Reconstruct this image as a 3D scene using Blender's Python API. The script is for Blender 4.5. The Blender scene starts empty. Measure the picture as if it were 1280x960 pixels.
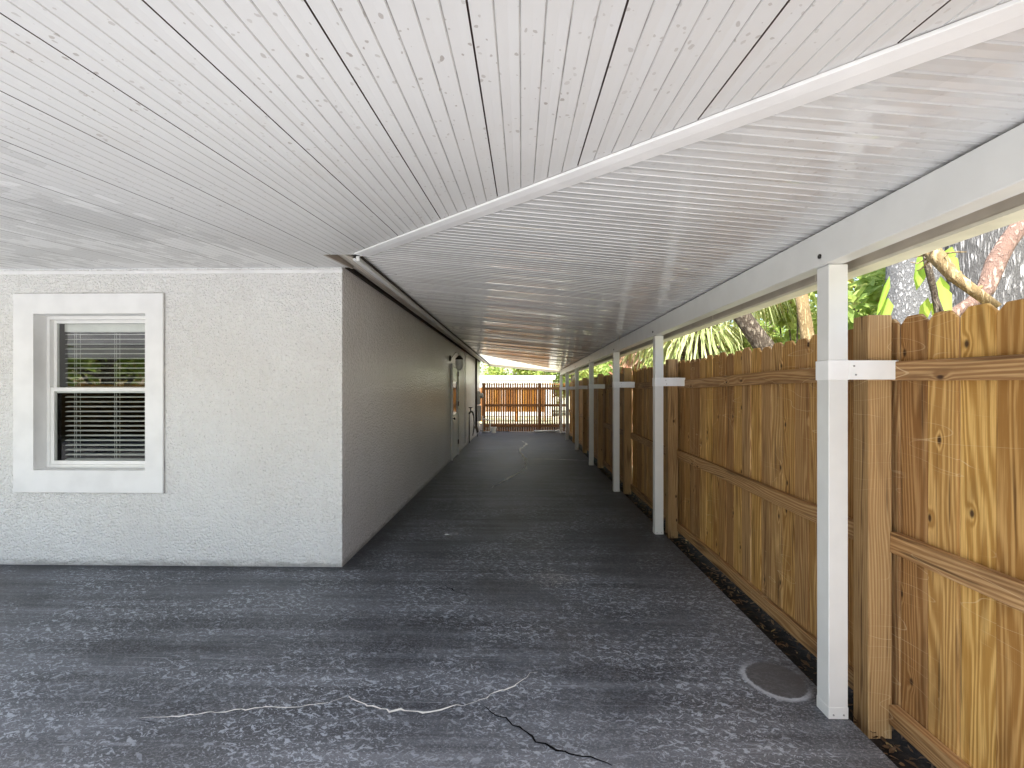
import bpy, math, random
from mathutils import Vector, Matrix
R = math.radians
random.seed(7)
sc = bpy.context.scene
col = sc.collection

# ------------------------------------------------------------------ camera
F = 585.0
YAW = R(1.175)
cam_d = bpy.data.cameras.new('camera')
cam = bpy.data.objects.new('camera', cam_d); col.objects.link(cam)
cam.location = (0, 0, 1.5)
cam.rotation_euler = (R(90), 0, YAW)
cam_d.sensor_width = 36; cam_d.lens = F/1280*36
cam_d.shift_y = 9/1280
cam_d.clip_start = 0.05; cam_d.clip_end = 1000
sc.camera = cam

def ray(px, py):
    a = (px-640)/F; b = (489-py)/F
    c, s = math.cos(YAW), math.sin(YAW)
    return Vector((c*a - s, s*a + c, b))
def ground_pt(px, py, z=0.0):
    d = ray(px, py); t = (z-1.5)/d.z
    return (d.x*t, d.y*t)
def at_depth(px, py, t):
    d = ray(px, py)
    return Vector((d.x*t, d.y*t, 1.5+d.z*t))

# ------------------------------------------------------------------ world and sun
SUN_EL = 58; SUN_AZ = Vector((-0.40, -0.92))
w = bpy.data.worlds.new('World'); sc.world = w; w.use_nodes = True
nt = w.node_tree; nt.nodes.clear()
sky = nt.nodes.new('ShaderNodeTexSky'); sky.sky_type = 'NISHITA'; sky.sun_disc = False
sky.sun_elevation = R(SUN_EL)
sky.sun_rotation = math.atan2(SUN_AZ.x, SUN_AZ.y)
sky.air_density = 1.2; sky.dust_density = 2.5; sky.ozone_density = 1.0
bg = nt.nodes.new('ShaderNodeBackground'); bg.inputs[1].default_value = 0.15
out = nt.nodes.new('ShaderNodeOutputWorld')
nt.links.new(sky.outputs[0], bg.inputs[0]); nt.links.new(bg.outputs[0], out.inputs[0])
sd = bpy.data.lights.new('sun', 'SUN'); sd.energy = 5.0; sd.angle = R(0.5); sd.color = (1.0, 0.975, 0.93)
so = bpy.data.objects.new('sun', sd); col.objects.link(so)
az = SUN_AZ.normalized()
sv = Vector((az.x*math.cos(R(SUN_EL)), az.y*math.cos(R(SUN_EL)), math.sin(R(SUN_EL))))
so.rotation_euler = sv.to_track_quat('Z', 'Y').to_euler()
so.location = sv*30
sc.view_settings.view_transform = 'Standard'; sc.view_settings.look = 'None'
sc.cycles.film_exposure = 2.9
sc.cycles.max_bounces = 10; sc.cycles.diffuse_bounces = 7; sc.cycles.glossy_bounces = 3; sc.cycles.transmission_bounces = 3; sc.cycles.transparent_max_bounces = 6
sc.cycles.caustics_reflective = False; sc.cycles.caustics_refractive = False
sc.view_settings.exposure = 0; sc.view_settings.gamma = 1

# ------------------------------------------------------------------ node helper
class NB:
    def __init__(s, name):
        s.m = bpy.data.materials.new(name); s.m.use_nodes = True
        s.t = s.m.node_tree; s.t.nodes.clear()
        s.out = s.t.nodes.new('ShaderNodeOutputMaterial')
        s._tc = None
    def node(s, typ, ins=None, **kw):
        n = s.t.nodes.new(typ)
        for k, v in kw.items(): setattr(n, k, v)
        for k, v in (ins or {}).items(): s.put(n.inputs[k], v)
        return n
    def put(s, sock, v):
        if isinstance(v, bpy.types.NodeSocket): s.t.links.new(v, sock)
        elif isinstance(v, bpy.types.Node): s.t.links.new(v.outputs[0], sock)
        else:
            if isinstance(v, tuple) and len(v) == 3 and sock.type == 'RGBA': v = v+(1,)
            sock.default_value = v
    def pos(s):
        if s._tc is None: s._tc = s.node('ShaderNodeTexCoord').outputs['Object']
        return s._tc
    def mapping(s, vec=None, scale=(1,1,1), rot=(0,0,0), loc=(0,0,0)):
        return s.node('ShaderNodeMapping', {'Vector': vec or s.pos(), 'Scale': scale, 'Rotation': rot, 'Location': loc}).outputs[0]
    def noise(s, vec=None, scale=5, detail=4, rough=0.5, dist=0.0):
        return s.node('ShaderNodeTexNoise', {'Vector': vec or s.pos(), 'Scale': scale, 'Detail': detail, 'Roughness': rough, 'Distortion': dist}).outputs['Fac']
    def noisec(s, vec=None, scale=5, detail=3):
        return s.node('ShaderNodeTexNoise', {'Vector': vec or s.pos(), 'Scale': scale, 'Detail': detail}).outputs['Color']
    def voro(s, vec=None, scale=5, feature='F1', rand=1.0):
        return s.node('ShaderNodeTexVoronoi', {'Vector': vec or s.pos(), 'Scale': scale, 'Randomness': rand}, feature=feature)
    def math(s, op, a, b=0.0, c=None, clamp=False):
        n = s.node('ShaderNodeMath', operation=op, use_clamp=clamp)
        s.put(n.inputs[0], a); s.put(n.inputs[1], b)
        if c is not None: s.put(n.inputs[2], c)
        return n.outputs[0]
    def smooth(s, v, lo, hi, a=0.0, b=1.0):
        return s.node('ShaderNodeMapRange', {'Value': v, 'From Min': lo, 'From Max': hi, 'To Min': a, 'To Max': b}, interpolation_type='SMOOTHSTEP').outputs[0]
    def mix(s, f, a, b):
        n = s.node('ShaderNodeMix', data_type='RGBA')
        s.put(n.inputs[0], f); s.put(n.inputs[6], a); s.put(n.inputs[7], b)
        return n.outputs[2]
    def sep(s, v=None):
        return s.node('ShaderNodeSeparateXYZ', {0: v or s.pos()}).outputs
    def comb(s, x, y, z):
        return s.node('ShaderNodeCombineXYZ', {0: x, 1: y, 2: z}).outputs[0]
    def vadd(s, a, b):
        n = s.node('ShaderNodeVectorMath', operation='ADD'); s.put(n.inputs[0], a); s.put(n.inputs[1], b); return n.outputs[0]
    def vscale(s, a, k):
        n = s.node('ShaderNodeVectorMath', operation='SCALE'); s.put(n.inputs[0], a); s.put(n.inputs[3], k); return n.outputs[0]
    def island(s): return s.node('ShaderNodeNewGeometry').outputs['Random Per Island']
    def bump(s, h, strength=0.3, dist=0.01):
        return s.node('ShaderNodeBump', {'Height': h, 'Strength': strength, 'Distance': dist}).outputs[0]
    def finish(s, color, rough=0.5, normal=None, spec=0.5, metal=0.0, **kw):
        ins = {'Base Color': color, 'Roughness': rough, 'Metallic': metal, 'Specular IOR Level': spec}
        if normal is not None: ins['Normal'] = normal
        ins.update(kw)
        p = s.node('ShaderNodeBsdfPrincipled', ins)
        s.t.links.new(p.outputs[0], s.out.inputs[0])
        return s.m

def plain(name, c, rough=0.5, spec=0.5, metal=0.0, var=0.12, scale=9):
    b = NB(name)
    n = b.noise(scale=scale, detail=5)
    f = b.smooth(n, 0.3, 0.7)
    d = tuple(x*(1-var*1.6) for x in c)
    return b.finish(b.mix(f, d, c), rough, spec=spec, metal=metal, normal=b.bump(b.noise(scale=scale*12, detail=2), 0.08, 0.003))

# ------------------------------------------------------------------ materials
def m_stucco(name, base, rough, strength, vs, dist=.006):
    b = NB(name)
    p = b.pos()
    wv = b.vadd(p, b.vscale(b.noisec(scale=18), 0.02))
    v = b.voro(wv, scale=vs, feature='SMOOTH_F1').outputs['Distance']
    n = b.noise(scale=vs*1.6, detail=5, rough=.6)
    n2 = b.noise(scale=vs*.35, detail=3)
    h = b.math('ADD', b.math('ADD', b.smooth(v, .15, .6), b.math('MULTIPLY', n, 1.2)), b.math('MULTIPLY', n2, .8))
    big = b.noise(scale=1.1, detail=5, rough=.6)
    c1 = b.mix(b.smooth(big, .35, .7), tuple(x*y for x, y in zip(base, (.96, .95, .94))), base)
    # fine dark pits, splash dirt near the floor
    pit = b.smooth(b.noise(scale=48, detail=3), .60, .70)
    c2 = b.mix(b.math('MULTIPLY', pit, .32), c1, (.22, .2, .18))
    z = b.sep()[2]
    dn = b.noise(b.mapping(scale=(3, 3, 14)), scale=2.2, detail=5)
    dirt = b.math('MULTIPLY', b.smooth(b.math('ADD', z, b.math('MULTIPLY', dn, -.12)), -.07, .015, 1, 0), .6)
    c3 = b.mix(dirt, c2, (.17, .16, .15))
    st = b.math('MULTIPLY', b.smooth(b.noise(b.mapping(scale=(9, 9, .7)), scale=1.6, detail=4), .58, .75), .10)
    c4 = b.mix(st, c3, (.35, .32, .28))
    return b.finish(c4, rough, b.bump(h, strength, dist), spec=.35 if rough > .4 else .8)

def m_ceiling(name, rough, speck, along, lum=1.0):
    b = NB(name)
    p = b.pos()
    wv = b.vadd(p, b.vscale(b.noisec(scale=30, detail=2), 0.022))
    st = (1, .72, 1) if along == 'y' else (.72, 1, 1)
    wv = b.mapping(wv, scale=st)
    tot = None
    for sc_, r0, gate in ((22, .17, .36), (48, .27, .36), (11, .085, .45)):
        v = b.voro(wv, scale=sc_)
        cs = b.node('ShaderNodeSeparateColor', {0: v.outputs['Color']}).outputs
        rad = b.math('MULTIPLY', cs[0], r0)
        spot = b.math('LESS_THAN', v.outputs['Distance'], rad)
        on = b.math('GREATER_THAN', cs[1], gate)
        k = b.math('MULTIPLY', b.math('MULTIPLY', spot, on), b.math('ADD', b.math('MULTIPLY', cs[2], .6), .35))
        tot = k if tot is None else b.math('MAXIMUM', tot, k)
    area = b.smooth(b.noise(scale=1.3, detail=4), .30, .58)
    tot = b.math('MULTIPLY', b.math('MULTIPLY', tot, area), speck)
    big = b.noise(scale=.9, detail=4)
    base = b.mix(b.smooth(big, .3, .7), tuple(x*lum for x in (.85, .845, .84)), tuple(x*lum for x in (.91, .91, .905)))
    base = b.mix(b.math('MULTIPLY', b.smooth(b.noise(scale=3.3, detail=6, rough=.7), .5, .75), .14), base, (.55, .48, .42))
    c = b.mix(b.math('MULTIPLY', tot, .8), base, (.30, .26, .23))
    X = b.sep()
    # ragged washed patches, smoother; reflected outside brightness painted in as lighter colour
    axis, cross = (X[1], X[0]) if along == 'y' else (X[0], X[1])
    strips = b.math('FLOOR', b.math('MULTIPLY', cross, 1/.054))
    rnd = b.node('ShaderNodeTexWhiteNoise', {'W': strips}, noise_dimensions='1D').outputs[0]
    ragged = b.math('ADD', axis, b.math('MULTIPLY', rnd, .5))
    pn = b.noise(b.comb(b.math('MULTIPLY', cross, 1.2), b.math('MULTIPLY', ragged, 1.6), 0.0), scale=1.0, detail=2)
    patch = b.math('GREATER_THAN', pn, .49)
    if along == 'y': patch = b.math('MULTIPLY', patch, b.math('LESS_THAN', X[0], -1.9))
    c = b.mix(b.math('MULTIPLY', patch, .75 if along == 'y' else .3), c, (.95*lum*1.14,)*3)
    pd = b.noise(b.comb(b.math('MULTIPLY', cross, 1.5), b.math('ADD', b.math('MULTIPLY', ragged, 1.5), 9.0), 0.0), scale=1.0, detail=2)
    pdk = b.math('GREATER_THAN', pd, .55)
    if along == 'y': pdk = b.math('MULTIPLY', pdk, b.math('LESS_THAN', X[0], -1.7))
    c = b.mix(b.math('MULTIPLY', pdk, .28 if along == 'y' else .06), c, (.5*lum,)*3)
    r = b.math('ADD', b.math('SUBTRACT', rough, b.math('MULTIPLY', patch, .08)), b.math('MULTIPLY', big, .1))
    wav = b.math('ADD', b.noise(b.mapping(scale=(1, 1, 1)), scale=4.5, detail=3), b.math('MULTIPLY', b.noise(scale=60, detail=2), .05))
    return b.finish(c, r, b.bump(wav, .06, .012), spec=.5, **({'Coat Weight': .7, 'Coat Roughness': .04} if along == 'x' else {}))

def m_wood(name, axis, light=(.57, .35, .145), mid=(.33, .17, .057), dark=(.085, .034, .011), lin=260, blotk=.5):
    b = NB(name)
    p = b.pos()
    isl = b.island()
    off = b.comb(b.math('MULTIPLY', isl, 13.0), b.math('MULTIPLY', isl, 17.0), b.math('MULTIPLY', isl, 29.0))
    q = b.vadd(p, off)
    lo, hi = .10, 1.0
    s1 = {'z': (hi, hi, lo), 'y': (hi, lo, hi), 'x': (lo, hi, hi)}[axis]
    g = b.mapping(q, scale=s1)
    warp = b.noise(g, scale=7, detail=2)
    Q = b.sep(q)
    cross = {'z': b.math('ADD', Q[0], Q[1]), 'y': b.math('ADD', Q[0], Q[2]), 'x': b.math('ADD', Q[1], Q[2])}[axis]
    along = Q[{'z': 2, 'y': 1, 'x': 0}[axis]]
    kn = b.node('ShaderNodeTexVoronoi', {'Vector': b.comb(b.math('MULTIPLY', cross, 6.2), b.math('MULTIPLY', along, 3.4), 0.0), 'Scale': 1.0}, voronoi_dimensions='2D')
    kd = kn.outputs['Distance']
    kc = b.node('ShaderNodeSeparateColor', {0: kn.outputs['Color']}).outputs
    kon = b.math('GREATER_THAN', kc[0], .66)
    halo = b.math('MULTIPLY', b.smooth(kd, .02, .22, 1, 0), kon)
    ph = b.math('ADD', b.math('MULTIPLY', cross, lin), b.math('ADD', b.math('MULTIPLY', warp, 55.0), b.math('MULTIPLY', halo, 6.0)))
    band = b.math('ADD', b.math('MULTIPLY', b.math('SINE', ph), .5), .5)
    fine = b.noise(b.mapping(q, scale=tuple(x*1.0 if x == hi else .03 for x in s1)), scale=210, detail=3)
    blot = b.noise(b.mapping(q, scale=tuple(x if x == hi else .18 for x in s1)), scale=11, detail=5)
    f1 = b.math('ADD', b.math('MULTIPLY', band, .50), b.math('MULTIPLY', fine, .85), clamp=True)
    c = b.mix(b.smooth(f1, .28, .92), light, mid)
    c = b.mix(b.math('MULTIPLY', b.smooth(blot, .5, .74), blotk), c, dark)
    tone = b.math('MULTIPLY', b.math('SUBTRACT', isl, .45), .55)
    hsv = b.node('ShaderNodeHueSaturation', {'Color': c, 'Value': b.math('ADD', tone, 1.0), 'Saturation': b.math('ADD', b.math('MULTIPLY', b.math('FRACT', b.math('MULTIPLY', isl, 37.0)), .22), .95), 'Hue': b.math('ADD', b.math('MULTIPLY', isl, .014), .493)})
    c = hsv.outputs[0]
    c = b.mix(b.math('MULTIPLY', b.math('MULTIPLY', b.smooth(kd, .025, .085, 1, 0), kon), .95), c, (.045, .018, .008))
    streak = b.smooth(b.noise(b.mapping(q, scale=tuple(x if x == hi else .05 for x in s1)), scale=34, detail=2), .60, .70)
    c = b.mix(b.math('MULTIPLY', streak, .65), c, (.07, .03, .012))
    # pale hairline scuffs
    sn = b.noise(b.mapping(p, scale=(1, .8, 5), rot=(R(14), 0, 0)), scale=1.6, detail=1)
    sf = b.math('LESS_THAN', b.math('FRACT', b.math('MULTIPLY', sn, 7.0)), .03)
    sf = b.math('MULTIPLY', sf, b.smooth(b.noise(scale=2.2, detail=3), .48, .62))
    c = b.mix(b.math('MULTIPLY', sf, .42), c, (.75, .58, .36))
    h = b.math('ADD', b.math('MULTIPLY', band, -.5), fine)
    return b.finish(c, .62, b.bump(h, .35, .0025), spec=.3)

def m_slab():
    b = NB('painted_concrete')
    p = b.pos()
    X = b.sep()
    big = b.noise(scale=.75, detail=6, rough=.6)
    band = b.noise(b.mapping(scale=(.35, 6.5, 1)), scale=1.0, detail=5, rough=.65)
    band2 = b.noise(b.mapping(scale=(.9, 22, 1)), scale=1.0, detail=3, rough=.6)
    fine = b.noise(b.mapping(scale=(75, 105, 75)), scale=1.0, detail=4, rough=.75)
    mid = b.noise(scale=9, detail=5, rough=.65)
    t = b.math('ADD', b.math('MULTIPLY', big, .5), b.math('ADD', b.math('MULTIPLY', band, .42), b.math('MULTIPLY', band2, .28)))
    tone = b.smooth(t, .48, .72)
    c = b.mix(tone, (.026, .029, .037), (.150, .162, .184))
    c = b.mix(b.math('MULTIPLY', b.smooth(mid, .45, .8), .5), c, (.19, .19, .205))
    c = b.mix(b.math('MULTIPLY', b.smooth(fine, .5, .64), b.smooth(b.noise(scale=2.1, detail=5, rough=.65), .32, .66, .25, .85)), c, (.30, .315, .35))
    brn = b.smooth(b.noise(scale=.5, detail=3), .5, .7)
    c = b.mix(b.math('MULTIPLY', brn, .35), c, (.12, .105, .095))
    # trowelled flecks in two directions
    tot = None
    wv = b.vadd(p, b.vscale(b.noisec(scale=22, detail=3), 0.05))
    for rot, th, ks in ((28, .585, 1), (-20, .595, 1), (62, .645, 1), (20, .60, 2.1), (-32, .61, 2.1)):
        m = b.mapping(b.mapping(wv, rot=(0, 0, R(rot))), scale=(17*ks, 46*ks, 1))
        n = b.noise(m, scale=1.0, detail=4, rough=.6)
        k = b.smooth(n, th, th+.03)
        tot = k if tot is None else b.math('MAXIMUM', tot, k)
    dens = b.smooth(b.math('ADD', b.noise(scale=1.6, detail=4), b.math('MULTIPLY', band, .35)), .52, .78)
    near = b.smooth(X[1], 2.2, 9.0, 1.0, .25)
    line = b.noise(b.mapping(scale=(.10, 17, 1)), scale=1.0, detail=2)
    ln = b.math('MULTIPLY', b.math('LESS_THAN', b.math('ABSOLUTE', b.math('SUBTRACT', line, .56)), .007), b.smooth(b.noise(scale=2.5, detail=3), .5, .62))
    c = b.mix(b.math('MULTIPLY', ln, .5), c, (.4, .42, .46))
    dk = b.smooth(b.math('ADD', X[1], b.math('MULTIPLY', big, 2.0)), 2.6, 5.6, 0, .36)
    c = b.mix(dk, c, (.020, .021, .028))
    # water-sparkle patch in the walkway, glints painted as pale flecks
    d1 = b.node('ShaderNodeVectorMath', {0: p, 1: (.24, 3.75, 0)}, operation='DISTANCE').outputs['Value']
    d1 = b.math('ADD', d1, b.math('MULTIPLY', mid, .35))
    wp = b.smooth(d1, .22, .42, 1, 0)
    fl = b.math('MULTIPLY', tot, b.math('MULTIPLY', b.math('ADD', b.math('MULTIPLY', dens, .85), .15), near))
    c = b.mix(b.math('MULTIPLY', fl, .8), c, (.46, .50, .56))
    spk = b.smooth(b.noise(scale=120, detail=1), .6, .68)
    c = b.mix(b.math('MULTIPLY', b.math('MULTIPLY', wp, b.math('MAXIMUM', spk, tot)), .7), c, (.5, .48, .45))
    # round stain by the first post
    d2 = b.node('ShaderNodeVectorMath', {0: b.mapping(scale=(1, .92, 1)), 1: (1.325, 2.27, 0)}, operation='DISTANCE').outputs['Value']
    d2n = b.math('ADD', d2, b.math('MULTIPLY', b.math('SUBTRACT', mid, .5), .03))
    disc = b.smooth(d2n, .125, .145, 1, 0)
    c = b.mix(b.math('MULTIPLY', disc, .85), c, b.mix(mid, (.06, .058, .062), (.12, .115, .115)))
    ring = b.math('MULTIPLY', b.smooth(d2n, .135, .145), b.smooth(d2n, .15, .175, 1, 0))
    ring = b.math('MULTIPLY', ring, b.smooth(b.math('ADD', b.math('MULTIPLY', b.math('SUBTRACT', X[0], 1.33), 1.0), b.math('MULTIPLY', b.math('SUBTRACT', X[1], 2.47), .8)), -.1, .12, 1, 0))
    c = b.mix(b.math('MULTIPLY', b.math('MULTIPLY', ring, b.smooth(fine, .25, .5)), .9), c, (.48, .5, .54))
    # grime where the slab meets the house, darker band along the fence side
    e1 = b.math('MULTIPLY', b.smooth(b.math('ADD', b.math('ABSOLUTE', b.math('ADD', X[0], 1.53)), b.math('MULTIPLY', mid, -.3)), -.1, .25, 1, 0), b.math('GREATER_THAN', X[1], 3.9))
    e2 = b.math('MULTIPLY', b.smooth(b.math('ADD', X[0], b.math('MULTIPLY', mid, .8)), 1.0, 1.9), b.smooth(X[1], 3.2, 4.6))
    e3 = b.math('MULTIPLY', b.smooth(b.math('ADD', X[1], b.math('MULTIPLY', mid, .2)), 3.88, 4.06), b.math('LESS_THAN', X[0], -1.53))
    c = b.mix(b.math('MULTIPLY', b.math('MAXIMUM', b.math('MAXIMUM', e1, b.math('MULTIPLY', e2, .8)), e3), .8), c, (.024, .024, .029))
    bounce_pale = b.smooth(b.math('ADD', X[1], b.math('MULTIPLY', mid, .5)), .8, 2.5, 1, 0)  # open edge paled in colour to bounce more light under the roof
    c = b.mix(b.math('MULTIPLY', bounce_pale, .8), c, b.mix(fine, (.30, .31, .33), (.46, .46, .47)))
    h = b.math('ADD', b.math('MULTIPLY', tot, .6), b.math('ADD', b.math('MULTIPLY', fine, .7), b.math('MULTIPLY', mid, .5)))
    r = b.math('ADD', b.math('MULTIPLY', mid, .2), .42)
    return b.finish(c, r, b.bump(h, .45, .005), spec=.45)

def m_leaf(name, c0, c1, trans=.4, rough=.6):
    b = NB(name)
    isl = b.island()
    c = b.mix(isl, c0, c1)
    c = b.mix(b.math('MULTIPLY', b.math('GREATER_THAN', b.math('FRACT', b.math('MULTIPLY', isl, 53.0)), .93), .8), c, (.34, .24, .10))
    pr = b.node('ShaderNodeBsdfPrincipled', {'Base Color': c, 'Roughness': rough, 'Specular IOR Level': .22})
    hs = b.node('ShaderNodeHueSaturation', {'Color': c, 'Hue': .485, 'Value': 1.6, 'Saturation': 1.05}).outputs[0]
    tr = b.node('ShaderNodeBsdfTranslucent', {'Color': hs})
    mx = b.node('ShaderNodeMixShader', {0: trans}); b.t.links.new(pr.outputs[0], mx.inputs[1]); b.t.links.new(tr.outputs[0], mx.inputs[2])
    b.t.links.new(mx.outputs[0], b.out.inputs[0])
    return b.m

def m_bark(name, c0, c1, sx=14, sz=2.2, depth=.03):
    b = NB(name)
    wv = b.vadd(b.pos(), b.vscale(b.noisec(scale=6), .05))
    n = b.noise(b.mapping(wv, scale=(sx, sx, sz)), scale=1.0, detail=6, rough=.62)
    rid = b.math('ABSOLUTE', b.math('SUBTRACT', n, .5))
    f = b.smooth(rid, .0, .13)
    fine = b.noise(scale=60, detail=4)
    c = b.mix(f, c0, c1)
    c = b.mix(b.math('MULTIPLY', b.smooth(fine, .45, .75), .45), c, tuple(min(1, x*.45) for x in c1))
    h = b.math('ADD', f, b.math('MULTIPLY', fine, .3))
    return b.finish(c, .85, b.bump(h, .9, depth), spec=.15)

def m_ground(name, a, c_, e, sc1=1.2):
    b = NB(name)
    n = b.noise(scale=sc1, detail=6, rough=.65); f = b.noise(scale=35, detail=4, rough=.7)
    c = b.mix(b.smooth(n, .4, .62), a, c_)
    c = b.mix(b.math('MULTIPLY', b.smooth(f, .48, .72), .6), c, e)
    return b.finish(c, .9, b.bump(f, .5, .03), spec=.15)

def m_glass(name, k, tint):
    b = NB(name)
    gl = b.node('ShaderNodeBsdfGlossy', {'Color': (1, 1, 1), 'Roughness': .01})
    tr = b.node('ShaderNodeBsdfTransparent', {'Color': tint})
    lw = b.node('ShaderNodeLayerWeight', {'Blend': .5})
    f = b.math('ADD', b.math('MULTIPLY', b.math('POWER', lw.outputs['Facing'], 4.0), .85), k, clamp=True)
    mx = b.node('ShaderNodeMixShader', {0: f}); b.t.links.new(tr.outputs[0], mx.inputs[1]); b.t.links.new(gl.outputs[0], mx.inputs[2])
    b.t.links.new(mx.outputs[0], b.out.inputs[0])
    return b.m

M = {}
M['stucco'] = m_stucco('white_stucco', (.85, .85, .84), .62, .85, 62, .010)
M['stucco_side'] = m_stucco('painted_side_stucco', (.92, .91, .93), .21, .75, 54, .009)
M['ceiling_front'] = m_ceiling('white_ceiling_paint', .40, 1.0, 'y', .76)
M['ceiling_side'] = m_ceiling('glossy_ceiling_paint', .11, .55, 'x', .70)  # same white paint as the front, darkened for the dimmer light here
M['groove'] = plain('groove_grey', (.50, .48, .46), .8, .2, var=.3)  # greyer tone for groove floors, joints and sealant
M['seam'] = plain('dark_seam', (.13, .09, .08), .8, .2, var=.3)
M['white_metal'] = plain('white_enamelled_metal', (.72, .72, .705), .32, .5, var=.04, scale=5)
M['cream_metal'] = plain('cream_gutter_metal', (.66, .62, .52), .45, .4, var=.1, scale=7)
M['shade_tan'] = plain('shaded_tan_metal', (.50, .44, .37), .5, .4, var=.12, scale=6)  # gutter metal with the inner face's shade put into the colour
M['trim_white'] = plain('white_trim_paint', (.86, .86, .86), .45, .4, var=.05, scale=5)
M['vinyl'] = plain('white_vinyl', (.85, .85, .84), .3, .5, var=.03)
M['blind'] = plain('blind_slat', (.86, .85, .82), .4, .4, var=.05)
M['soffit_tan'] = plain('soffit_paint', (.62, .56, .49), .5, .4, var=.12, scale=4)
M['dark_gap'] = plain('dark_brown', (.05, .038, .03), .7, .2, var=.3)  # also colours the strip standing in for shadow under the soffit
M['black_metal'] = plain('black_metal', (.02, .018, .016), .4, .5, var=.3)
M['grey_metal'] = plain('grey_painted_metal', (.33, .33, .32), .45, .5, var=.15)
M['dark_room'] = plain('dark_room', (.03, .027, .024), .9, .1, var=.3)
M['curtain_reflection'] = plain('tan_reflection', (.30, .17, .08), .9, .1, var=.2)
M['shingle'] = m_ground('roof_shingle', (.16, .15, .14), (.22, .2, .18), (.09, .085, .08), 8)
M['wood_v'] = m_wood('cedar_upright_grain', 'z')
M['wood_y'] = m_wood('cedar_rail_grain', 'y')
M['wood_post'] = m_wood('pine_post_grain', 'z', (.56, .37, .16), (.38, .22, .08), (.14, .065, .024), 480, .3)
M['wood_far'] = m_wood('weathered_picket_grain', 'z', (.36, .17, .06), (.22, .095, .03), (.07, .026, .01))
M['wood_far_x'] = m_wood('weathered_rail_grain', 'x', (.36, .17, .06), (.22, .095, .03), (.07, .026, .01))
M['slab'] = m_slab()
M['crack_pale'] = plain('pale_crack_filler', (.92, .91, .86), .8, .2, var=.1, scale=30)
M['crack_dark'] = plain('open_crack', (.012, .012, .014), .9, .1, var=.3)
M['soil'] = m_ground('mulch_soil', (.012, .010, .009), (.028, .022, .018), (.06, .045, .033), 9)
M['ground'] = m_ground('sandy_yard', (.50, .45, .34), (.34, .36, .18), (.58, .54, .44), .6)
M['bounce_ground'] = m_ground('pale_bounce_ground', (.61, .60, .59), (.54, .53, .52), (.68, .67, .66), 1.0)
def m_fibre():
    b = NB('cream_fibreglass')
    d = b.node('ShaderNodeBsdfDiffuse', {'Color': (.7, .66, .55, 1)}); t = b.node('ShaderNodeBsdfTranslucent', {'Color': (.78, .73, .60, 1)})
    mx = b.node('ShaderNodeMixShader', {0: .5}); b.t.links.new(d.outputs[0], mx.inputs[1]); b.t.links.new(t.outputs[0], mx.inputs[2]); b.t.links.new(mx.outputs[0], b.out.inputs[0])
    return b.m
M['fibreglass'] = m_fibre()
M['glass'] = m_glass('window_glass', .15, (.9, .93, .91))
M['glass_low'] = m_glass('screened_window_glass', .012, (.85, .88, .86))
M['leaf_bright'] = m_leaf('bright_leaf', (.22, .30, .07), (.44, .48, .17), .45)
M['leaf_mid'] = m_leaf('green_leaf', (.17, .26, .06), (.38, .47, .15), .45)
M['leaf_dark'] = m_leaf('dark_leaf', (.07, .12, .03), (.19, .26, .08), .35)
M['palm'] = m_leaf('palm_blade', (.26, .32, .12), (.55, .56, .30), .35, .4)
M['broad'] = m_leaf('broad_leaf', (.22, .36, .05), (.38, .52, .10), .5)
M['litter'] = m_leaf('dry_leaf', (.05, .03, .018), (.20, .12, .06), .1, .7)
M['bark_grey'] = m_bark('grey_furrowed_bark', (.13, .125, .12), (.50, .485, .47), 34, 3.6, .03)
M['bark_pit'] = m_bark('pitted_bark', (.20, .20, .20), (.42, .415, .41), 40, 20, .02)
M['bark_brown'] = m_bark('brown_bark', (.08, .06, .045), (.30, .25, .19), 16, 5, .02)
M['bark_tan'] = m_bark('tan_branch_bark', (.26, .18, .085), (.46, .35, .19), 40, 5, .008)
M['bark_pink'] = m_bark('pinkish_branch_bark', (.20, .125, .095), (.38, .26, .21), 22, 9, .012)
M['boot'] = m_bark('palm_boot_bark', (.32, .15, .09), (.62, .40, .28), 9, 4, .02)
M['opal'] = plain('opal_glass', (.88, .87, .83), .12, .6, var=.03)
M['pale_wall'] = plain('pale_shed_paint', (.85, .83, .78), .6, .3, var=.05)
#M['car_paint'] = plain('white_car_paint', (.8, .8, .82), .15, .6, var=.02)
#M['rubber'] = plain('tyre_rubber', (.02, .02, .02), .8, .3)
M['dark_glass'] = plain('dark_car_glass', (.02, .025, .03), .05, .8)

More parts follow.
